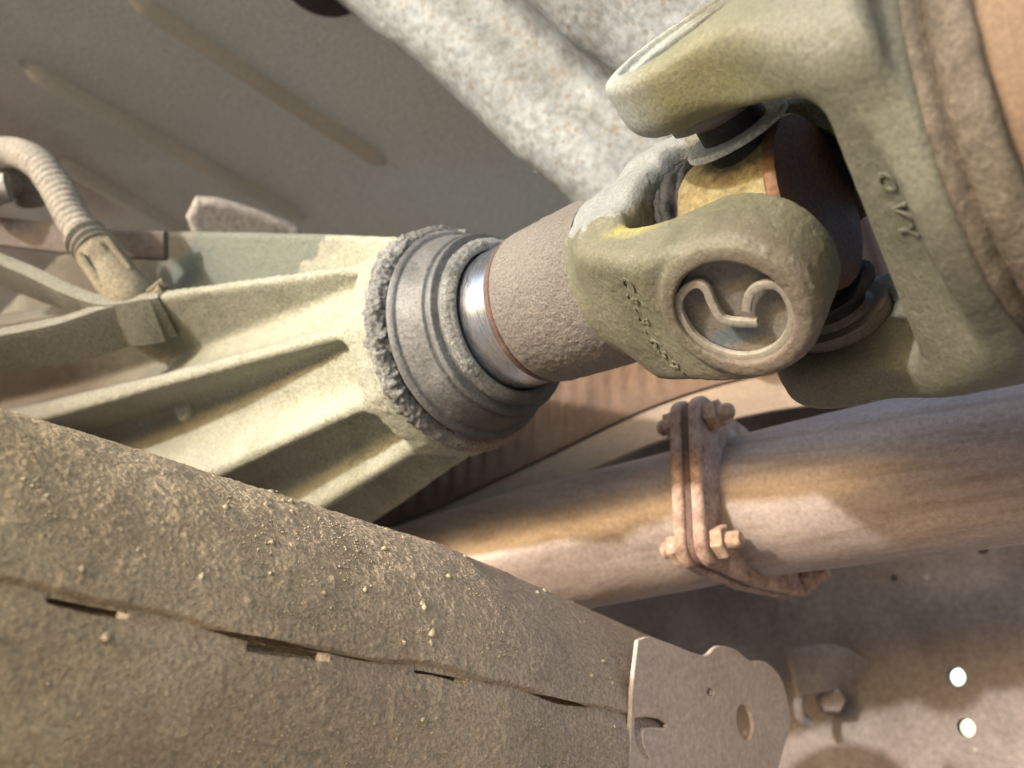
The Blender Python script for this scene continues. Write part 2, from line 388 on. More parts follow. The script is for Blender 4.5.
# ------------------------------------------------------------------ ground
g = mesh('ground', [(-60, -60, 0), (60, -60, 0), (60, 60, 0), (-60, 60, 0)], [[0, 1, 2, 3]], m_ground, smooth=False); g['kind'] = 'structure'

# ------------------------------------------------------------------ the joint's own axes: x along the shaft, y out of the near eye, z towards the lower fork ear
zc = np.array([0, 0, 1.])
n0 = nz(zc - (zc @ XD) * XD); e0 = np.cross(XD, n0); ph = math.radians(27)
ND = math.cos(ph) * n0 + math.sin(ph) * e0; MD = -math.sin(ph) * n0 + math.cos(ph) * e0
JC = P(731, 316, 213) - 52 * ND
JM = frame(w(JC), W @ XD, W @ ND, W @ MD)
def jproj(p):
    q = JC + p[0] * XD + p[1] * ND + p[2] * MD; return CX + F * q[0] / -q[2], CY - F * q[1] / -q[2]

def surf_pix(px, py, sd):               # where a pixel's ray meets a casting, in joint-local mm
    rd = nz(P(px, py, 1)); t = 90.0
    for _ in range(140):
        q = rd * t - JC; l = (q @ XD, q @ ND, q @ MD)
        s = float(sd(np.array([l[0]]), np.array([l[1]]), np.array([l[2]]))[0]); t += max(-1, min(4, s * .7))
    return np.array(l)

# ------------------------------------------------------------------ gearbox tail housing
hs = thing('gearbox_tail_housing', 'pale dusty ribbed cast aluminium gearbox tail housing narrowing to the round shaft seal', 'gearbox housing', JM)
RIBS = [122, 83, 45, 8, -28, -66, 162]
def housing_sdf(x, y, z):
    r = np.hypot(y, z); t = np.clip((-142.5 - x) / 260.0, 0, 1.5)
    rb = 38.5 + 12 * t + 12 * t * t
    body = r - rb
    th = np.degrees(np.arctan2(-z, y)); d = body
    ro = 42.0 + 68 * t - 4 * t * t
    for a in RIBS:
        aa = a + 3.0 * t if a == 45 else a
        da = (th - aa + 180) % 360 - 180
        arc = np.radians(da) * np.minimum(r, 70)
        wdt = 2.0 + 1.6 * t
        up_w = wdt + np.clip(ro - r, 0, 60) * .45                  # upper flank runs out gently, lower flank is steep
        rr_ = ro + (31 * np.minimum(t, .9) if a == 122 else 8 * t if a == 83 else 0)
        fin = smax(np.where(arc > 0, (arc - up_w) * .85, -arc - wdt), r - rr_, 1.6)
        fin = np.maximum(fin, np.abs(da) - 60)
        d = smin(d, fin * .9, 3.5)
    collar = smax(r - 46.0, np.abs(x + 150) - 7.5, 3); d = smin(d, collar, 5)
    d = smax(d, x + 141.5, 1.5)
    return np.maximum(d, -700 - x)
def hdepth(px, py):                       # distance at which a pixel's ray meets the casing
    l = surf_pix(px, py, housing_sdf); return -(JC + l[0] * XD + l[1] * ND + l[2] * MD)[2]
def house_disp(v):
    q = v
    g = fbm(q / 14, 3, 4) * .5 + np.maximum(fbm(q / 3.0, 5, 4), 0) * .8
    k = sstep(-200, -142, v[:, 0])
    wd, idd = worley(q / 3.6, 11); clod = np.maximum(0, .42 - wd) * (idd > .55) * 2.2
    wd2, id2 = worley(q / 9.0, 31); clod2 = np.maximum(0, .22 - wd2) * (id2 > .7) * 9
    return g * (.55 + .8 * k) + clod * k + clod2 * k
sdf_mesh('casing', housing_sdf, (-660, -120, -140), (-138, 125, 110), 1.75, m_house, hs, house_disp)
m_house_p = m_house

def cake(v, amp, s=1.6):
    wd, i = worley(v / s, 41); wd2, i2 = worley(v / (s * 2.2), 57)
    up = sstep(.5, -.35, v[:, 2] / 40.0) * .75 + .25
    amp = amp * (.4 + 1.5 * np.clip(fbm(v / 11, 43, 3) + .35, 0, 1))
    return amp * up * (np.maximum(0, .55 - wd) * 1.6 + np.maximum(0, .5 - wd2) * 2.0 * (i2 > .3) + .5 * fbm(v / 5, 9, 3))
lathe('seal_rim', [(-145.0, 30.00), (-145.0, 44.72), (-143.1, 46.23), (-140.1, 46.23), (-138.5, 44.40), (-137.9, 41.28)], m_seal, hs, 420, None, lambda v: cake(v, 2.0), .55, True)
lathe('seal_groove', [(-138.7, 30.00), (-138.5, 41.28), (-136.7, 41.49), (-136.1, 39.56), (-135.1, 39.34)], m_rubber, hs, 320, None, lambda v: cake(v, .5), .6, True)
lathe('seal_shoulder', [(-136.3, 30.00), (-136.0, 42.14), (-134.4, 42.78), (-133.0, 41.49), (-132.6, 39.99), (-121.8, 36.92), (-121.2, 35.36), (-120.2, 35.26), (-119.7, 36.09), (-118.2, 35.78), (-117.6, 32.60), (-116.5, 32.20)], m_seal_dark, hs, 420, None, lambda v: cake(v, .12), .5, True)
lathe('seal_lip', [(-118.4, 30.00), (-117.0, 32.00), (-115.9, 33.00), (-113.6, 32.20), (-112.3, 30.20), (-112.2, 29.0), (-113.0, 27.9), (-116.0, 27.5)], m_seal, hs, 420, None, lambda v: cake(v, .55, 1.2) * sstep(27.4, 29.6, np.hypot(v[:, 1], v[:, 2])), .5, True)

# webs running out of frame and a small boss on the casing
def jl(px, py, dd):                     # pixel + distance -> joint-local metres
    q = P(px, py, dd) - JC; return np.array([q @ XD, q @ ND, q @ MD]) / 1000
wd0 = hdepth(150, 300) - 2
for pts in ([(152, 298, wd0), (110, 303, wd0), (70, 291, wd0 + 4), (30, 272, wd0 + 9), (-20, 252, wd0 + 16), (-60, 238, wd0 + 22)],
            [(160, 296, wd0), (110, 306, wd0), (60, 322, wd0 + 1), (0, 334, wd0 + 4), (-60, 346, wd0 + 8)]):
    pth = smooth_path([jl(*p) for p in pts], 40)
    mid = pth.mean(0); inward = np.array([0, -mid[1], -mid[2]]); inward /= np.linalg.norm(inward)
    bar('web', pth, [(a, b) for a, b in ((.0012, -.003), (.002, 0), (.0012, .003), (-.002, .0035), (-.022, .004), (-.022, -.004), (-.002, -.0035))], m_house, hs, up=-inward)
bc = surf_pix(186, 408, housing_sdf); bn = nz(np.array([0.15, bc[1], bc[2]]) / [1, np.hypot(bc[1], bc[2]), np.hypot(bc[1], bc[2])]); bu = nz(np.cross(bn, [1, 0, 0.])); 
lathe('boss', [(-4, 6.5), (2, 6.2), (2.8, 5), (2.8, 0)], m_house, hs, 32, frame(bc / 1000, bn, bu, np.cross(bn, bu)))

# ------------------------------------------------------------------ slip yoke
sy = thing('slip_yoke', 'dusty khaki slip yoke with round eye and stamped casting number, sliding out of the seal', 'yoke', JM)
def slip_sdf(x, y, z):
    r = np.hypot(y, z)
    neck = smax(r - 27.8, x + 50, 3); neck = np.maximum(neck, -63 - x)
    ay = np.abs(y)
    half = 21.4 + 4.4 * sstep(-12, -48, x) + 2.5 * sstep(4, -22, y)
    ext = np.where(x > 0, np.hypot(np.maximum(x, 0), z), np.abs(z)) - half
    ear = smax(ext, np.abs(ay - 35) - 15.5, 4.2)
    ear = smax(ear, (ay - (48.0 + .60 * (x + 20))) * .86, 7)
    ear = smax(ear, -52 - x, 9)
    sh = np.sqrt(((x + 39) / 18.5) ** 2 + (y / 33.0) ** 2 + (z / 29.0) ** 2); sh = (sh - 1) * 20
    d = smin(smin(neck, ear, 12), sh, 9)
    boss = smax(np.hypot(x, z) - 19.2, np.abs(ay - 42) - 9.4, 2.0); d = smin(d, boss, 2.5)
    gap = smax(ay - 26.0, -(x + 33), 9); d = smax(d, -gap, 3)
    bore = np.hypot(x, z) - 15.1; d = smax(d, -bore, .5)
    # groove worn inside the bore mouth for the retaining ring
    return d
def cast_disp(v):
    wd, i_ = worley(v / 3.0, 25)
    return fbm(v / 9, 21, 3) * .28 + np.maximum(fbm(v / 1.8, 22, 3), 0) * .3 - .4 * np.maximum(0, .38 - wd) / .38 * (i_ > .82)
yb = sdf_mesh('yoke_body', slip_sdf, (-73, -55, -35), (27, 55, 35), .64, m_yoke, sy, cast_disp)
lathe('barrel', [(-96.5, 20), (-96.5, 27.0), (-95.6, 28.0), (-94, 28.6), (-66, 29.2), (-58, 28)], m_barrel, sy, 360, None, lambda v: np.maximum(fbm(v / 1.3, 61, 3), -.2) * .34 + .12 * fbm(v / 6, 62, 2), .6, True)
lathe('rust_band', [(-99, 20), (-99, 27.5), (-98.2, 27.9), (-96.2, 27.9), (-96, 20)], m_ridge, sy, 200, None, None, .8, True)
lathe('polished_sleeve', [(-150, 27.1), (-98, 27.1)], m_polish, sy, 200, None, None, 4)
def slip_surface(x, z):
    y = np.full(len(x), 56.0)
    for _ in range(60): y = y - np.clip(slip_sdf(x, y, z), -.5, 3) * .8
    return y
def stamp(name, v2, f, bd, surf, parent, mat, up=.35, down=-.8, skin=None):
    x, z = v2[:, 0], v2[:, 1]; y = surf(x, z); n = len(v2)
    if skin is not None: y = y + 1.2 * skin(np.stack([x, y, z], 1))
    v = np.vstack([np.stack([x, y + up, z], 1), np.stack([x, y + down, z], 1)])
    fc = [list(p) for p in f] + [[a, a + n, b + n, b] for a, b in bd]
    return mesh(name, v / 1000, fc, mat, parent, False)
# characters follow an arc round the eye, tops towards the bore
txt = 'C3-3.659-2'
tpx = [(627, 283), (632, 299), (637, 310), (643, 321), (649, 332), (655, 343), (664, 354), (674, 365), (684, 373), (693, 380)]
tps = np.array([surf_pix(px, py, slip_sdf)[[0, 2]] for px, py in tpx]); tdr = np.gradient(tps, axis=0)
for k, gl in enumerate(glyphs(txt, 6.4)):
    rt = nz(tdr[k]); upv = np.array([rt[1], -rt[0]])
    if upv @ tps[k] > 0: upv = -upv
    v2 = tps[k] + np.outer(gl[0][:, 0], rt) + np.outer(gl[0][:, 1] - 1.8, upv)
    stamp('casting_character', v2, gl[1], gl[2], slip_surface, yb, m_yoke, .42, -.8, cast_disp)

# ------------------------------------------------------------------ universal joint cross
uj = thing('universal_joint_cross', 'rusty yellow universal joint cross with four bearing caps held between the two yokes', 'universal joint', JM)
HUB = Matrix.Translation((0, 0, 0))
hubp = lathe('hub', [(-21, 0), (-21, 22.0), (-19, 23.4), (6.0, 24.8), (9, 24.8)], m_hub, uj, 180, HUB, lambda v: fbm(v / 3, 71, 4) * .35, 1.0, True)
lathe('end_disc', [(8.0, 22), (8.2, 25.0), (9.0, 25.7), (10.6, 25.7), (11.8, 25.0), (12, 0)], m_disc, uj, 96, HUB, None, 1.5)
lathe('rubber_boot', [(-20.5, 8), (-21, 22.0), (-22.6, 23.4), (-24.4, 22.4), (-25, 19.0), (-27, 22.4), (-29, 22.6), (-30, 19), (-31.5, 21.0), (-34.5, 19), (-35, 9), (-35, 0)], m_rubber, uj, 120, Matrix.Translation((0, -.007, -.001)), lambda v: fbm(v / 3.5, 73, 3) * 1.8, .8, True)
AX = {'near': Matrix.Rotation(math.radians(90), 4, 'Z'), 'far': Matrix.Rotation(math.radians(-90), 4, 'Z'),
      'low': Matrix.Rotation(math.radians(-90), 4, 'Y'), 'top': Matrix.Rotation(math.radians(90), 4, 'Y')}
for key, A in AX.items():
    lathe('trunnion', [(4, 10.5), (30, 9.5), (41, 9.5)], m_rubber, uj, 48, A, None, 3)
    face = 47.2 if key in ('near', 'far') else 51.5
    cp = lathe('bearing_cap', [(27.5 if key != 'top' else 30, 10), (28, 13.9), (29.5, 15.0), (face - .8, 15.0), (face, 14.2), (face - .4, 12.6), (face - .35, 0)] if key not in ('low', 'top') else
               [(34, 9.5), (36, 11), (36.2, 15.0), (face, 15.0), (face, 0)], m_cap, uj, 96, A, None, 1.2)
    if key == 'near': nearcap = cp
    if key in ('low', 'top'):
        lathe('dust_cover', [(26.6, 10.0), (26.8, 12.6), (27.4, 15.0), (28.4, 15.0), (29.0, 14.4), (29.2, 9.0)], m_pale if key == 'top' else m_rubber, uj, 96, A, None, .8)
    if key in ('near', 'far'):
        lathe('rubber_seal', [(20.5, 10.5), (20.5, 13.2), (22, 14.3), (23.4, 13), (24.6, 14.6), (26.4, 14.2), (27.4, 11)], m_rubber, uj, 72, A, None, .8, True)
# retaining ring with two bent ends in the near eye
sr_y = 49.2
arc = [(13.6 * math.cos(math.radians(a)), 13.6 * math.sin(math.radians(a))) for a in np.linspace(-62, 208 - 4, 60)]
def ip(px, py):                          # pixel -> eye plane (x, z) at the ring's depth
    rd = P(px, py, 1.0); t = (sr_y + (JC @ ND)) / (rd @ ND); q = rd * t - JC; return (q @ XD, q @ MD)
endL = [ip(683, 292), ip(690, 285), ip(699, 283), ip(707, 289), ip(712, 301), ip(719, 314), ip(727, 320), ip(742, 322), ip(758, 322)]
endR = [ip(784, 290), ip(774, 284), ip(762, 285), ip(752, 291), ip(748, 300), ip(747, 310)]
lower = [ip(px, py) for px, py in ((789, 306), (788, 322), (780, 340), (766, 353), (748, 359), (728, 357), (708, 348), (692, 334), (682, 316), (680, 302))]
lower = [tuple(np.array(q) / np.hypot(*q) * 14.5) for q in lower]
ringp = smooth_path(endL[::-1] + lower[::-1] + endR, 150)
ring3 = np.stack([ringp[:, 0], np.full(len(ringp), sr_y), ringp[:, 1]], 1) / 1000
bar('snap_ring', ring3, rrect(.0018, .0022, .00025, 2), m_snap, nearcap, up=np.array([0, 1., 0]), M=AX['near'].inverted())

# ------------------------------------------------------------------ driveshaft with fork
ds = thing('driveshaft_fork', 'large olive dusty driveshaft fork welded to its tan tube, letters on the bridge', 'driveshaft', JM)
def fork_sdf(x, y, z):
    az = np.abs(z); r = np.hypot(y, z)
    t = sstep(10, 50, x)
    hw = 24.5 + 2.5 * sstep(-20, 5, x) + 21 * t             # half width grows from ear to base
    ext = np.where(x < 0, np.hypot(np.minimum(x, 0), y), np.abs(y)) - hw
    flare = np.where(z < 0, 4.0 + .03 * np.clip(x + 27, 0, 80), 0.0)
    slab = smax(smax(ext, az - 55.0 - flare, 3.2), x - 55, 4)
    slab = smax(slab, r - 61 - flare, 6)
    gap = smax(az - 39.5, x - (35.0 - .13 * z), 9)
    kk = 3.0 + 6.5 * sstep(22, 2, x)
    d = smax(slab, -gap, kk)
    base = smax(r - 56.0, np.abs(x - 53) - 4.2, 3); d = smin(d, base, 6)
    bore = np.hypot(x, y) - 15.2; d = smax(d, -smax(bore, 30 - az, .1), 1.0)
    ch = np.hypot(x, y) - 19.0; d = smax(d, -smax(ch, 52.8 + flare - az, .1), .8)
    return d
def pits(v, sc, seed, depth, thr):
    wd, i_ = worley(v / sc, seed); return -depth * np.maximum(0, .38 - wd) / .38 * (i_ > thr)
def fork_skin(v): return fbm(v / 14, 81, 3) * .25 + np.maximum(fbm(v / 2.0, 82, 3), 0) * .14 + pits(v, 5, 85, .3, .88) + pits(v, 2.2, 88, .22, .85)
fk = sdf_mesh('fork', fork_sdf, (-31, -64, -66), (60, 64, 66), .76, m_fork, ds, fork_skin)
lathe('weld_bead', [(46, 51.5), (47.0, 54.9), (48.4, 56.1), (49.8, 55.5), (51, 54.0), (52.6, 52.5)], m_weld, ds, 420, T((.0095, 0, 0)), lambda v: fbm(v / 5, 91, 4) * .4, .7, True)
lathe('collar', [(50.5, 45.5), (51, 53.9), (53.0, 55.9), (57.5, 56.5), (59.8, 55.5), (60.6, 52.5)], m_weld, ds, 300, T((.0095, 0, 0)), lambda v: fbm(v / 6, 93, 3) * .22, 1.0, True)
lathe('shaft_tube', [(58.5, 45.5), (60.2, 53.1), (61.8, 54.1), (64, 53.7), (120, 53.5), (240, 53.5), (240, 45.5)], m_tube, ds, 180, T((.0095, 0, 0)), lambda v: fbm(v / 20, 95, 3) * .2, 3, True)
def fork_surface(x, z):
    y = np.full(len(x), 66.0)
    for _ in range(70): y = y - np.clip(fork_sdf(x, y, z), -.5, 3) * .7
    return y
for (px, py), gl in zip(((889, 181), (903, 207), (909, 229)), glyphs('OVY', 6.0)):
    c = surf_pix(px, py, fork_sdf)
    v2 = np.stack([c[0] + gl[0][:, 1] - 2.4, c[2] + gl[0][:, 0]], 1)
    stamp('raised_letter', v2, gl[1], gl[2], fork_surface, fk, m_fork, .6, -1.6, fork_skin)

# ------------------------------------------------------------------ crossmember (dirt-caked tube across the vehicle)
cm_axis = nz(cB - cA)
cm = thing('chassis_crossmember', 'big mud-caked tubular crossmember with slotted seam passing below the gearbox housing', 'crossmember', T(cA))
NL, NS = 900, 470
path = cA + np.outer(np.linspace(0, 1, NL), cB - cA)
toC = nz((CAM - .5 * (cA + cB)) - ((CAM - .5 * (cA + cB)) @ cm_axis) * cm_axis)   # towards the camera
side = np.cross(cm_axis, toC)
if side[2] < 0: side = -side            # upwards
R0 = .0615; Lc = np.linalg.norm(cB - cA)
SEAM = math.radians(14)
_s = np.linspace(0, 1, 200); _p = (np.outer(_s, cB - cA) + (math.cos(SEAM) * toC + math.sin(SEAM) * side) * (R0 - .016 * np.clip((_s - .45) / .55, 0, 1))[:, None] + cA - CAM) @ W
seam_px = (CX + F * _p[:, 0] / -_p[:, 2], _s)
_ = ('SEAM', [(round(CX + F * q[0] / -q[2]), round(CY - F * q[1] / -q[2])) for q in _p[::20]])
def cm_shell(name, th, lower):
    s = np.linspace(-.28, .86, NL); S, TH = np.meshgrid(s, th, indexing='ij'); S = S.ravel(); TH = TH.ravel()
    nn = np.cos(TH)[:, None] * toC + np.sin(TH)[:, None] * side
    base = np.outer(S, cB - cA)
    q = (base + nn * R0) * 1000
    seam = SEAM + .016 * np.sin(S * 21) + .008 * np.sin(S * 57)
    r = R0 * 1000 - 16.0 * np.clip((S - .45) / .55, 0, 1)
    wd, i1 = worley(q / 1.1, 101); wd2, i2 = worley(q / 3.4, 105); wd3, i3 = worley(q / 9, 109)
    gran = np.maximum(0, .6 - wd) * .5 + np.maximum(0, .45 - wd2) * .6 * (i2 > .65) + np.maximum(0, .24 - wd3) * 2.4 * (i3 > .86)
    fade = 1 - .72 * sstep(.35, .85, S)
    rel = (fbm(q / 16, 111, 4) * .55 + gran + np.maximum(fbm(q / 3.2, 115, 3), 0) * .25) * fade
    rel = rel + .25 * sstep(.02, .2, fbm(q / 24, 117, 4)) - .2 * sstep(.16, .26, fbm(q / 13 + 40, 119, 4)) * fade
    r = r + rel
    pc = (base + nn * R0 + cA - CAM) @ W * 1000
    px = CX + F * pc[:, 0] / -pc[:, 2]; py = CY - F * pc[:, 1] / -pc[:, 2]
    hk = np.minimum(np.where((px > 632) & (px < 664), np.abs(py - 721 - (px - 632) * .1), 99), np.where((py > 719) & (py < 752), np.abs(px - 635 - (py - 720) ** 2 * .010) * 1.2, 99))
    # slots along the seam
    slot = 0; Spx = lambda x_: float(np.interp(x_, *seam_px))
    for c0, hl in [(Spx((a + b) / 2), (Spx(b) - Spx(a)) / 2) for a, b in ((50, 132), (252, 334), (418, 470))]:
        slot = np.maximum(slot, sstep(hl, hl - .004, np.abs(S - c0)))
    if lower:
        dist = (seam - TH) * 50
        r = r - 1.3 * sstep(7, 0, dist)
        r = r - slot * 5.0 * sstep(1.6, .9, np.abs(dist - .2))
        r = r - 6 * sstep(0, -2, dist)
    else:
        dist = (TH - seam) * 50
        r = r + .3 - 2.2 * sstep(1.0, -.2, dist) * (1 - .0 * slot) + 0.5 * slot * sstep(6, 1, dist)
    v = base + nn * (r / 1000)[:, None]
    f = grid_faces(NL, len(th))
    return mesh(name, v, f, m_cross, cm, True)
flip = np.dot(np.cross(cm_axis, toC), side) < 0
up_th = np.concatenate([np.linspace(SEAM - .0, SEAM + .25, 60, endpoint=False), np.linspace(SEAM + .25, 1.9, 170, endpoint=False), np.linspace(1.9, math.pi + .4, 30)])
lo_th = np.concatenate([np.linspace(-math.pi + .3, -1.6, 24, endpoint=False), np.linspace(-1.6, SEAM - .25, 190, endpoint=False), np.linspace(SEAM - .25, SEAM + .06, 70)])
cm_shell('upper_shell', up_th, False); cm_shell('lower_shell', lo_th, True)
# loose grit stuck all over the tube
def grit(n):
    S = rng.uniform(.02, .86, n); TH = rng.uniform(-1.35, 1.75, n); TH[np.abs(TH - SEAM) < .07] += .16
    nn = np.cos(TH)[:, None] * toC + np.sin(TH)[:, None] * side
    r = R0 - .016 * np.clip((S - .45) / .55, 0, 1) + .0003
    c = np.outer(S, cB - cA) + nn * r[:, None]
    sz = (.00018 + .00030 * rng.random(n) ** 3 + .0011 * (rng.random(n) > .994)) * (1 - .4 * sstep(.4, .85, S)) * np.where(fbm(c * 45, 161, 3) > -.05, 1.0, .5)
    base = np.array([(1, 0, 0), (-1, 0, 0), (0, 1, 0), (0, -1, 0), (0, 0, 1), (0, 0, -1)], float)
    v = c[:, None, :] + base[None] * sz[:, None, None] * rng.uniform(.6, 1.4, (n, 6, 1)) + rng.normal(0, .18, (n, 6, 3)) * sz[:, None, None]
    f = np.array([(0, 2, 4), (2, 1, 4), (1, 3, 4), (3, 0, 4), (2, 0, 5), (1, 2, 5), (3, 1, 5), (0, 3, 5)])
    fa = (f[None] + (np.arange(n) * 6)[:, None, None]).reshape(-1, 3)
    o = mesh('grit', v.reshape(-1, 3), fa, m_grit, cm, False); o['kind'] = 'stuff'
grit(26000)
# flattened end plate with its round hole, and the hook-shaped opening's cover strip
pn = nz(toC + .055 * cm_axis)
p0 = cA + (cB - cA) * .85 + toC * .0516 - side * .002
pu = nz(cm_axis - (cm_axis @ pn) * pn); pv = np.cross(pn, pu)
def plc(px, py):
    q = on_plane(px, py, p0, pn) - p0; return (q @ pu, q @ pv)
ol = smooth_path([plc(*p) for p in ((636, 640), (648, 637), (670, 644), (690, 652), (704, 655), (716, 646), (733, 649), (748, 660), (764, 662), (778, 676), (786, 700), (789, 722), (783, 745), (776, 772), (766, 830), (700, 832), (626, 830), (627, 770), (630, 690))], 140)
hole = [plc(743 + 8 * math.cos(a) + 2 * math.sin(a), 722 + 18 * math.sin(a)) for a in np.linspace(0, 2 * math.pi, 32, endpoint=False)]
hook = [plc(*p) for p in ((633, 718), (645, 717), (658, 719), (665, 724), (664, 728), (652, 727), (642, 728), (640, 734), (641, 744), (645, 753), (647, 758), (642, 757), (636, 748), (633, 735))]
dot = [plc(708.5 + 3.2 * math.cos(a), 692 + 4 * math.sin(a)) for a in np.linspace(0, 2 * math.pi, 16, endpoint=False)]
plate('end_plate', ol, [hole, hook, dot], .0018, m_cplate, cm, T(p0 - cA) @ frame((0, 0, 0), pu, pv, pn), .0005)

# ------------------------------------------------------------------ exhaust: two pipes meeting at a three-bolt flange
pA, pF, pB = wp(395, 590, 445), wp(740, 507, 382), wp(1070, 446, 303)
ax1 = nz(pB - pF); 
RP = .0315
er = thing('exhaust_pipe', 'rusty brown exhaust pipe running from the bolted flange under the driveshaft', 'exhaust pipe', T(pF))
pth = smooth_path([pF, pF + (pB - pF) * .5, pB, pB + (pB - pF) * .4], 90)
tube('pipe', pth - pF, RP, m_pipe, er, 96, disp=lambda v, t, s: .0004 * fbm(v * 60, 121, 3))
ef = thing('exhaust_front_pipe', 'shaded grey-brown exhaust pipe section between the crossmember and the bolted flange', 'exhaust pipe', T(pA))
pth2 = smooth_path([pA - (pF - pA) * .3, pA, pA + (pF - pA) * .5 + np.array([0, 0, .002]), pF], 80)
tube('pipe', pth2 - pA, RP, m_pipe, ef, 96, disp=lambda v, t, s: .0004 * fbm(v * 60, 123, 3))
# flange plates: rounded triangle
fy = nz(np.cross(ax1, [0, 0, 1.0])); fz = np.cross(fy, ax1) * -1
def fl_angle(px, py):
    q = on_plane(px, py, pF, ax1) - pF; return math.atan2(q @ fz, q @ fy), np.linalg.norm(q)
fa = [fl_angle(694, 420), fl_angle(700, 545), fl_angle(800, 592)]
pts = [np.array([math.cos(a), math.sin(a)]) * min(.050, max(.041, r)) for a, r in fa]
def hull_round(cs, r, n=24):
    o = []
    for c in cs:
        for k in range(n): o.append(c + r * np.array([math.cos(2 * math.pi * k / n), math.sin(2 * math.pi * k / n)]))
    for k in range(72): o.append((RP + .0045) * np.array([math.cos(2 * math.pi * k / 72), math.sin(2 * math.pi * k / 72)]))
    o = sorted(map(tuple, o)); 
    def half(q):
        h = []
        for p in q:
            while len(h) > 1 and (h[-1][0] - h[-2][0]) * (p[1] - h[-2][1]) - (h[-1][1] - h[-2][1]) * (p[0] - h[-2][0]) <= 0: h.pop()
            h.append(p)
        return h
    a = half(o); b = half(o[::-1]); return a[:-1] + b[:-1]
fo = hull_round(pts, .0095)
bh = [circ(p[0], p[1], .0048, 20) for p in pts]
FM = frame((0, 0, 0), fy, fz, np.cross(fy, fz)); sg = 1 if np.dot(np.cross(fy, fz), ax1) > 0 else -1
plate('flange', fo, [], .0056, m_flange, er, T(ax1 * .0045) @ FM, .0018)
plate('gasket', [(x * .97, y * .97) for x, y in fo], [], .003, m_ridge, er, FM, .0006)
plate('flange', fo, [], .0056, m_flange, ef, T(pF - pA - ax1 * .0045) @ FM, .0018)
def hexbolt(parent, at, ax, mat, r=.0068, h=.0055, tail=.010):
    u = nz(np.cross(ax, [.3, .5, .8])); v = np.cross(ax, u)
    pr = [(r * math.cos(math.radians(60 * k)), r * math.sin(math.radians(60 * k))) for k in range(6)]
    NM = frame(at + ax * h / 2, u, v, np.cross(u, v)); o = plate('nut', pr, [], h, mat, parent, NM, .0012)
    lathe('stud', [(-4, 0), (-4, r * 520), (tail * 1000, r * 520), (tail * 1000 + 1.2, r * 380), (tail * 1000 + 1.2, 0)], mat, o, 20, NM.inverted() @ frame(at, ax, u, np.cross(ax, u)))
for p in pts:
    hexbolt(er, ax1 * .0073 + fy * p[0] + fz * p[1], ax1, m_bolt)
    hexbolt(ef, (pF - pA) - ax1 * .0073 + fy * p[0] + fz * p[1], -ax1, m_flange, tail=.009)

# ------------------------------------------------------------------ chassis rail (far side) with through holes
EX, EY, EZ = np.eye(3)
rp = wp(800, 700, 500)
fr = thing('chassis_rail', 'dusty brown chassis frame rail with two bright round holes behind the exhaust pipe', 'frame rail', T(rp))
def rl(px, py):
    q = on_plane(px, py, rp, EY) - rp; return (q[0], q[2])
zb = rl(900, 785)[1]
rail_o = [(-.75, zb), (.75, zb), (.75, zb + .30), (-.75, zb + .30)]
hs_ = []
for (px, py, r) in ((958, 677, 10), (968, 728, 10)):
    c = rl(px, py); rr = abs(rl(px + r, py)[0] - c[0]); hs_.append(circ(c[0], c[1], rr * .95, 32))
for (px, py, r) in ((985, 551, 5), (896, 579, 3.5), (823, 650, 5)):
    c = rl(px, py); rr = abs(rl(px + r, py)[0] - c[0])
    lathe('rail_hole_disc', [(0, 0), (0, rr * 1000), (-1.5, rr * 900), (-1.5, 0)], m_dark, fr, 20, frame((c[0], -.0028, c[1]), -EY, EX, np.cross(-EY, EX)))  # dark discs on the web standing in for small unlit holes
plate('web', rail_o, hs_, .005, m_rail, fr, frame((0, 0, 0), EX, EZ, -EY))
bar('lower_flange', [(-.75, .03, zb + .002), (.75, .03, zb + .002)], rrect(.005, .062, .002), m_rail, fr, up=EZ)
bar('upper_flange', [(-.75, .03, zb + .302), (.75, .03, zb + .302)], rrect(.005, .062, .002), m_rail, fr, up=EZ)
# bracket and bolt joining crossmember to rail
br = thing('crossmember_bracket', 'dark curved bracket with a bolt fixing the crossmember end to the frame rail', 'bracket', T(wp(820, 740, 470)))
b0 = wp(820, 740, 470)
arch = smooth_path([wp(792, 672, 462) - b0, wp(830, 668, 470) - b0, wp(856, 682, 478) - b0, wp(870, 710, 482) - b0, wp(882, 745, 484) - b0], 40)
bar('arched_lip', arch, rrect(.003, .026, .0012), m_rail, br, up=nz(CAM - b0) )
lathe('bolt_head', [(-12, 7.5), (0, 7.5), (2, 6.5), (2.4, 0)], m_rail, br, 6, frame(wp(832, 700, 466) - b0, nz(CAM - b0 + np.array([.2, 0, 0])), nz(np.cross(nz(CAM - b0), EZ)), nz(np.cross(nz(CAM - b0), np.cross(nz(CAM - b0), EZ)))), smooth=20)
tube('hook', smooth_path([wp(806, 686, 462) - b0, wp(799, 700, 460) - b0, wp(801, 716, 460) - b0, wp(810, 724, 461) - b0], 24), .003, m_rail, br, 16)

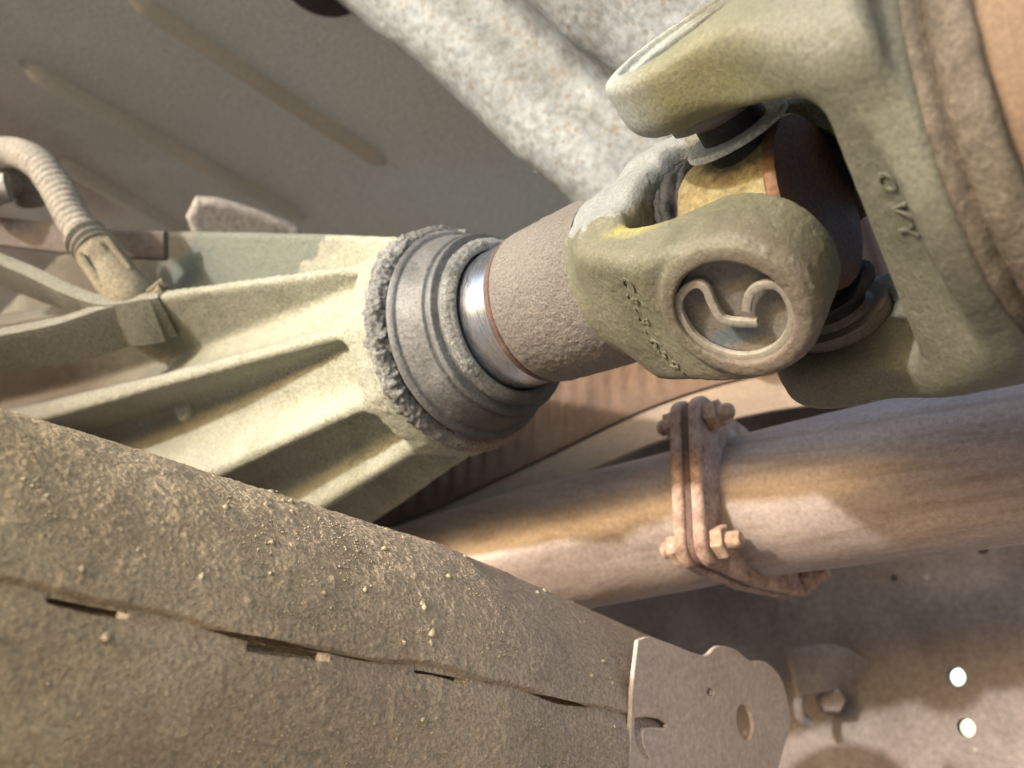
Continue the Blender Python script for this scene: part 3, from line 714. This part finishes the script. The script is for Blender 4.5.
# ------------------------------------------------------------------ floor pan above, with pressed beads
zf = wp(200, 110, 640)[2]
fp0 = np.array([wp(200, 110, 640)[0], wp(200, 110, 640)[1], zf])
fp = thing('floor_pan', 'brown-grey painted floor pan overhead with long pressed beads', 'floor pan', T(fp0))
def fpl(px, py):
    q = on_plane(px, py, fp0, EZ) - fp0; return np.array([q[0], q[1]])
beads = [(fpl(20, 62), fpl(305, 218), 6.5), (fpl(125, -10), fpl(385, 163), 7.5), (fpl(58, 158), fpl(200, 240), 6.0), (fpl(-180, 40), fpl(-20, 150), 6)]
nx, ny = 380, 560
_fv = np.array([fpl(*p) for p in ((0, 0), (0, 260), (720, 0), (600, 230))])
c00, c11 = _fv.min(0) - .06, _fv.max(0) + .1; c00[0] -= .2; c11[0] = max(fpl(*p)[0] for p in ((345, 0), (440, 92), (565, 205), (600, 230))) + .05
Xg, Yg = np.meshgrid(np.linspace(c00[0], c11[0], nx), np.linspace(c00[1], c11[1], ny), indexing='ij')
x = Xg.ravel(); y = Yg.ravel(); q2 = np.stack([x, y], 1); zz = .0015 * fbm(np.stack([x * 7, y * 7, x * 0], 1), 131, 3)
for a, b, hgt in beads:
    ab = b - a; L2 = ab @ ab; t = np.clip(((q2 - a) @ ab) / L2, 0, 1); dd = np.linalg.norm(q2 - a - t[:, None] * ab, axis=1)
    zz = zz + 0 * dd
    pth = np.array([[*(a + ab * u_), -.001] for u_ in np.linspace(0, 1, 40)]); uu = np.linspace(0, 1, 40)
    bar('pressed_bead', pth, [(-.004, -.0095), (.0, -.0068), (.005, -.0038), (.008, -.0015), (.008, .0015), (.005, .0038), (0, .0068), (-.004, .0095)], m_bead, fp, up=-EZ, scale=np.sqrt(np.clip(np.minimum(uu, 1 - uu) * 16, .02, 1)), smooth=True)
f = grid_faces(nx, ny)
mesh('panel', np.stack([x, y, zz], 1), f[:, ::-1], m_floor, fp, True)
dp = on_plane(322, -16, fp0 - EZ * .004, EZ) - fp0
lathe('drain_plug', [(-3, 26), (1, 25), (3.5, 20), (4, 0)], m_dark, fp, 40, frame(dp, -EZ, EX, np.cross(-EZ, EX)))

# ------------------------------------------------------------------ pressed crossbar under the floor, bright corroded metal
cbn = nz(np.array([-.10, -.72, -.69])); cb0 = wp(470, 60, 445)
cbu = nz(np.cross(cbn, EX)); cbx = np.cross(cbu, cbn)
cb = thing('floor_crossbar', 'pale corroded galvanised floor crossbar with a pressed groove, behind the yokes', 'crossbar', T(cb0))
def cbl(px, py):
    q = on_plane(px, py, cb0, cbn) - cb0; return np.array([q @ cbx, q @ cbu])
edge = smooth_path([cbl(*p)[:2] for p in ((20, -330), (90, -240), (165, -155), (240, -70), (306, 0), (364, 50), (418, 92), (464, 135), (508, 178), (545, 207), (600, 262), (660, 330))], 260)
prof = [(-.004, .050), (0.000, .040), (.003, .018), (.010, .004), (.022, -.003), (.036, -.004), (.048, -.001), (.058, .006), (.068, .008), (.080, .004), (.092, -.004), (.115, -.008), (.150, -.008), (.175, -.004), (.195, .004), (.225, .010), (.30, .012), (.36, .012)]
pr = smooth_path(prof, 200)
tv = np.gradient(edge, axis=0); tv /= np.linalg.norm(tv, axis=1, keepdims=True); nv = np.stack([-tv[:, 1], tv[:, 0]], 1)
if nv.mean(0)[0] < 0: nv = -nv
nvm = nz(nv.mean(0)); nv = nv * .25 + nvm * .75
v = edge[:, None, :] + nv[:, None, :] * pr[None, :, :1]
zz = np.tile(pr[:, 1], len(edge)); v2 = v.reshape(-1, 2)
p3 = np.outer(v2[:, 0], cbx) + np.outer(v2[:, 1], cbu) - np.outer(zz * np.where(zz > .014, 1, 1.9), cbn)
p3 += cbn * (.0016 * fbm(p3 * 40, 141, 4) + .0006 * np.maximum(fbm(p3 * 300, 145, 3), 0))[:, None]
f = grid_faces(len(edge), len(pr))
mesh('pressing', p3, f, m_shield, cb, True)

# ------------------------------------------------------------------ corrugated heat shield above the exhaust
h0 = wp(560, 450, 520)
hsld = thing('exhaust_heat_shield', 'brown corrugated heat shield with pale tan lower lip above the exhaust pipe', 'heat shield', T(h0))
lip = smooth_path([wp(250, 590, 520), wp(400, 545, 505), wp(520, 492, 490), (wp(650, 432, 470)), wp(760, 400, 455), wp(900, 380, 440), wp(1000, 360, 430)], 200) - h0
upv = nz(np.array([0, .25, 1.0]))
n_v = 60
vv = []
sl_ = np.cumsum(np.r_[0, np.linalg.norm(np.diff(lip, axis=0), axis=1)])
for j in range(n_v):
    a = j / (n_v - 1)
    off = np.outer(np.ones(len(lip)), EZ * (.015 + .21 * a) + EY * (.012 * math.sin(a * 2.2) + .05 * a * a))
    cor = .0022 * np.sin((sl_ + .05 * a) / .011 * 2 * math.pi) * sstep(0, .12, np.array(a))
    vv.append(lip + off + np.outer(cor, -EY))
v = np.stack(vv, 1).reshape(-1, 3)
mesh('corrugated_sheet', v, grid_faces(len(lip), n_v), m_brown, hsld, True)
bar('lip', lip + EZ * .004, rrect(.028, .0025, .001), m_tan, hsld, up=nz(np.array([0, .35, 1.0])))

# ------------------------------------------------------------------ sensor cable with connector, and a second hose behind
kd = hdepth(145, 306) - 3
k0 = wp(145, 300, kd)
sc_ = thing('sensor_cable', 'ribbed grey cable conduit ending in a dusty plug clipped onto the gearbox housing', 'cable', T(k0))
cp_ = smooth_path([wp(*p) - k0 for p in ((-60, 160, kd + 60), (-20, 155, kd + 55), (15, 153, kd + 48), (40, 165, kd + 40), (58, 190, kd + 32), (72, 217, kd + 24), (86, 238, kd + 18))], 420)
ss = np.cumsum(np.r_[0, np.linalg.norm(np.diff(cp_, axis=0), axis=1)])
tube('conduit', cp_, np.full(len(ss), .0084) + .00025 * np.sin(ss / .0042 * 2 * math.pi) * sstep(.3, .7, ss / ss[-1]), m_cable, sc_, 40, disp=lambda v, t, s: .0004 * fbm(v * 250, 151, 3))
bx = smooth_path([wp(*p) - k0 for p in ((84, 236, kd + 18), (93, 246, kd + 15), (100, 254, kd + 12))], 60); bs_ = np.linspace(0, 1, 60)
tube('boot', bx, .0095 + .0014 * np.sin(bs_ * 3 * 2 * math.pi), m_cable, sc_, 40)
pl = smooth_path([wp(*p) - k0 for p in ((97, 251, kd + 13), (108, 266, kd + 10), (120, 283, kd + 6), (134, 300, kd + 4), (146, 316, kd + 10))], 40)
plug = tube('plug_body', pl, .0108 + .0005 * np.linspace(0, 1, 40), m_conn, sc_, 40, disp=lambda v, t, s: .0003 * fbm(v * 250, 153, 3))
pax = nz(pl[-1] - pl[0]); tocam = nz(CAM - k0); psd = nz(np.cross(pax, tocam))
for sd in (-.0072, .0072, 0):
    a = pl[2] + tocam * .012 + psd * sd; b = a + pax * (.016 if sd else .013)
    bar('latch_rail' if sd else 'latch_tab', np.linspace(a - pax * .004, b, 6), rrect(.005 if sd else .003, .0028 if sd else .008, .0008), m_conn, plug, up=tocam)
clp = bar('clip', smooth_path([wp(124, 309, kd + 1) - k0, wp(140, 305, kd) - k0, wp(157, 300, kd - 1) - k0, wp(167, 293, kd - 1) - k0], 20), rrect(.009, .010, .0018), m_conn, sc_, up=tocam, scale=1.0 + .14 * np.sin(np.linspace(0, 7, 20)))
bar('clip_tab', np.linspace(wp(150, 294, kd) - k0, wp(165, 282, kd + 1) - k0, 8), rrect(.007, .005, .001), m_conn, clp, up=tocam)
h2 = wp(10, 190, 480)
hz2 = thing('breather_hose', 'short grey hose with a pale end fitting behind the cable conduit', 'hose', T(h2))
tube('hose', smooth_path([wp(*p) - h2 for p in ((-60, 205, 470), (-10, 188, 475), (12, 176, 480), (28, 180, 488), (34, 200, 496))], 60), .0105, m_cable, hz2, 32)
tube('end_fitting', np.linspace(wp(-40, 195, 455) - h2, wp(8, 188, 462) - h2, 8), .008, m_white, hz2, 32)
gb = thing('gearbox_bracket', 'long brown gearbox mounting bracket bar beneath the cable conduit', 'bracket', T(wp(80, 240, 470)))
g0 = wp(80, 240, 470)
bar('bracket_bar', smooth_path([wp(-120, 222, 478) - g0, wp(0, 232, 474) - g0, wp(90, 242, 470) - g0, wp(166, 246, 466) - g0], 40), rrect(.006, .016, .002), m_rail, gb, up=nz(CAM - g0))
wh = thing('body_mount_plate', 'pale smooth rounded plate between the floor pan and the cable plug', 'plate', T(wp(250, 215, 560)))
w0 = wp(250, 215, 560); wn = nz(CAM - w0 - EZ * .15); wu = nz(np.cross(EZ, wn)); wv = np.cross(wn, wu)
def wl(px, py):
    q = on_plane(px, py, w0, wn) - w0; return (q @ wu, q @ wv)
plate('plate_body', smooth_path([wl(*p) for p in ((196, 196), (222, 199), (258, 210), (290, 223), (302, 233), (288, 246), (240, 250), (200, 242), (186, 216))], 60), [], .012, m_white, wh, frame((0, 0, 0), wu, wv, wn), .005, 40, 4)
bpy.context.view_layer.update()
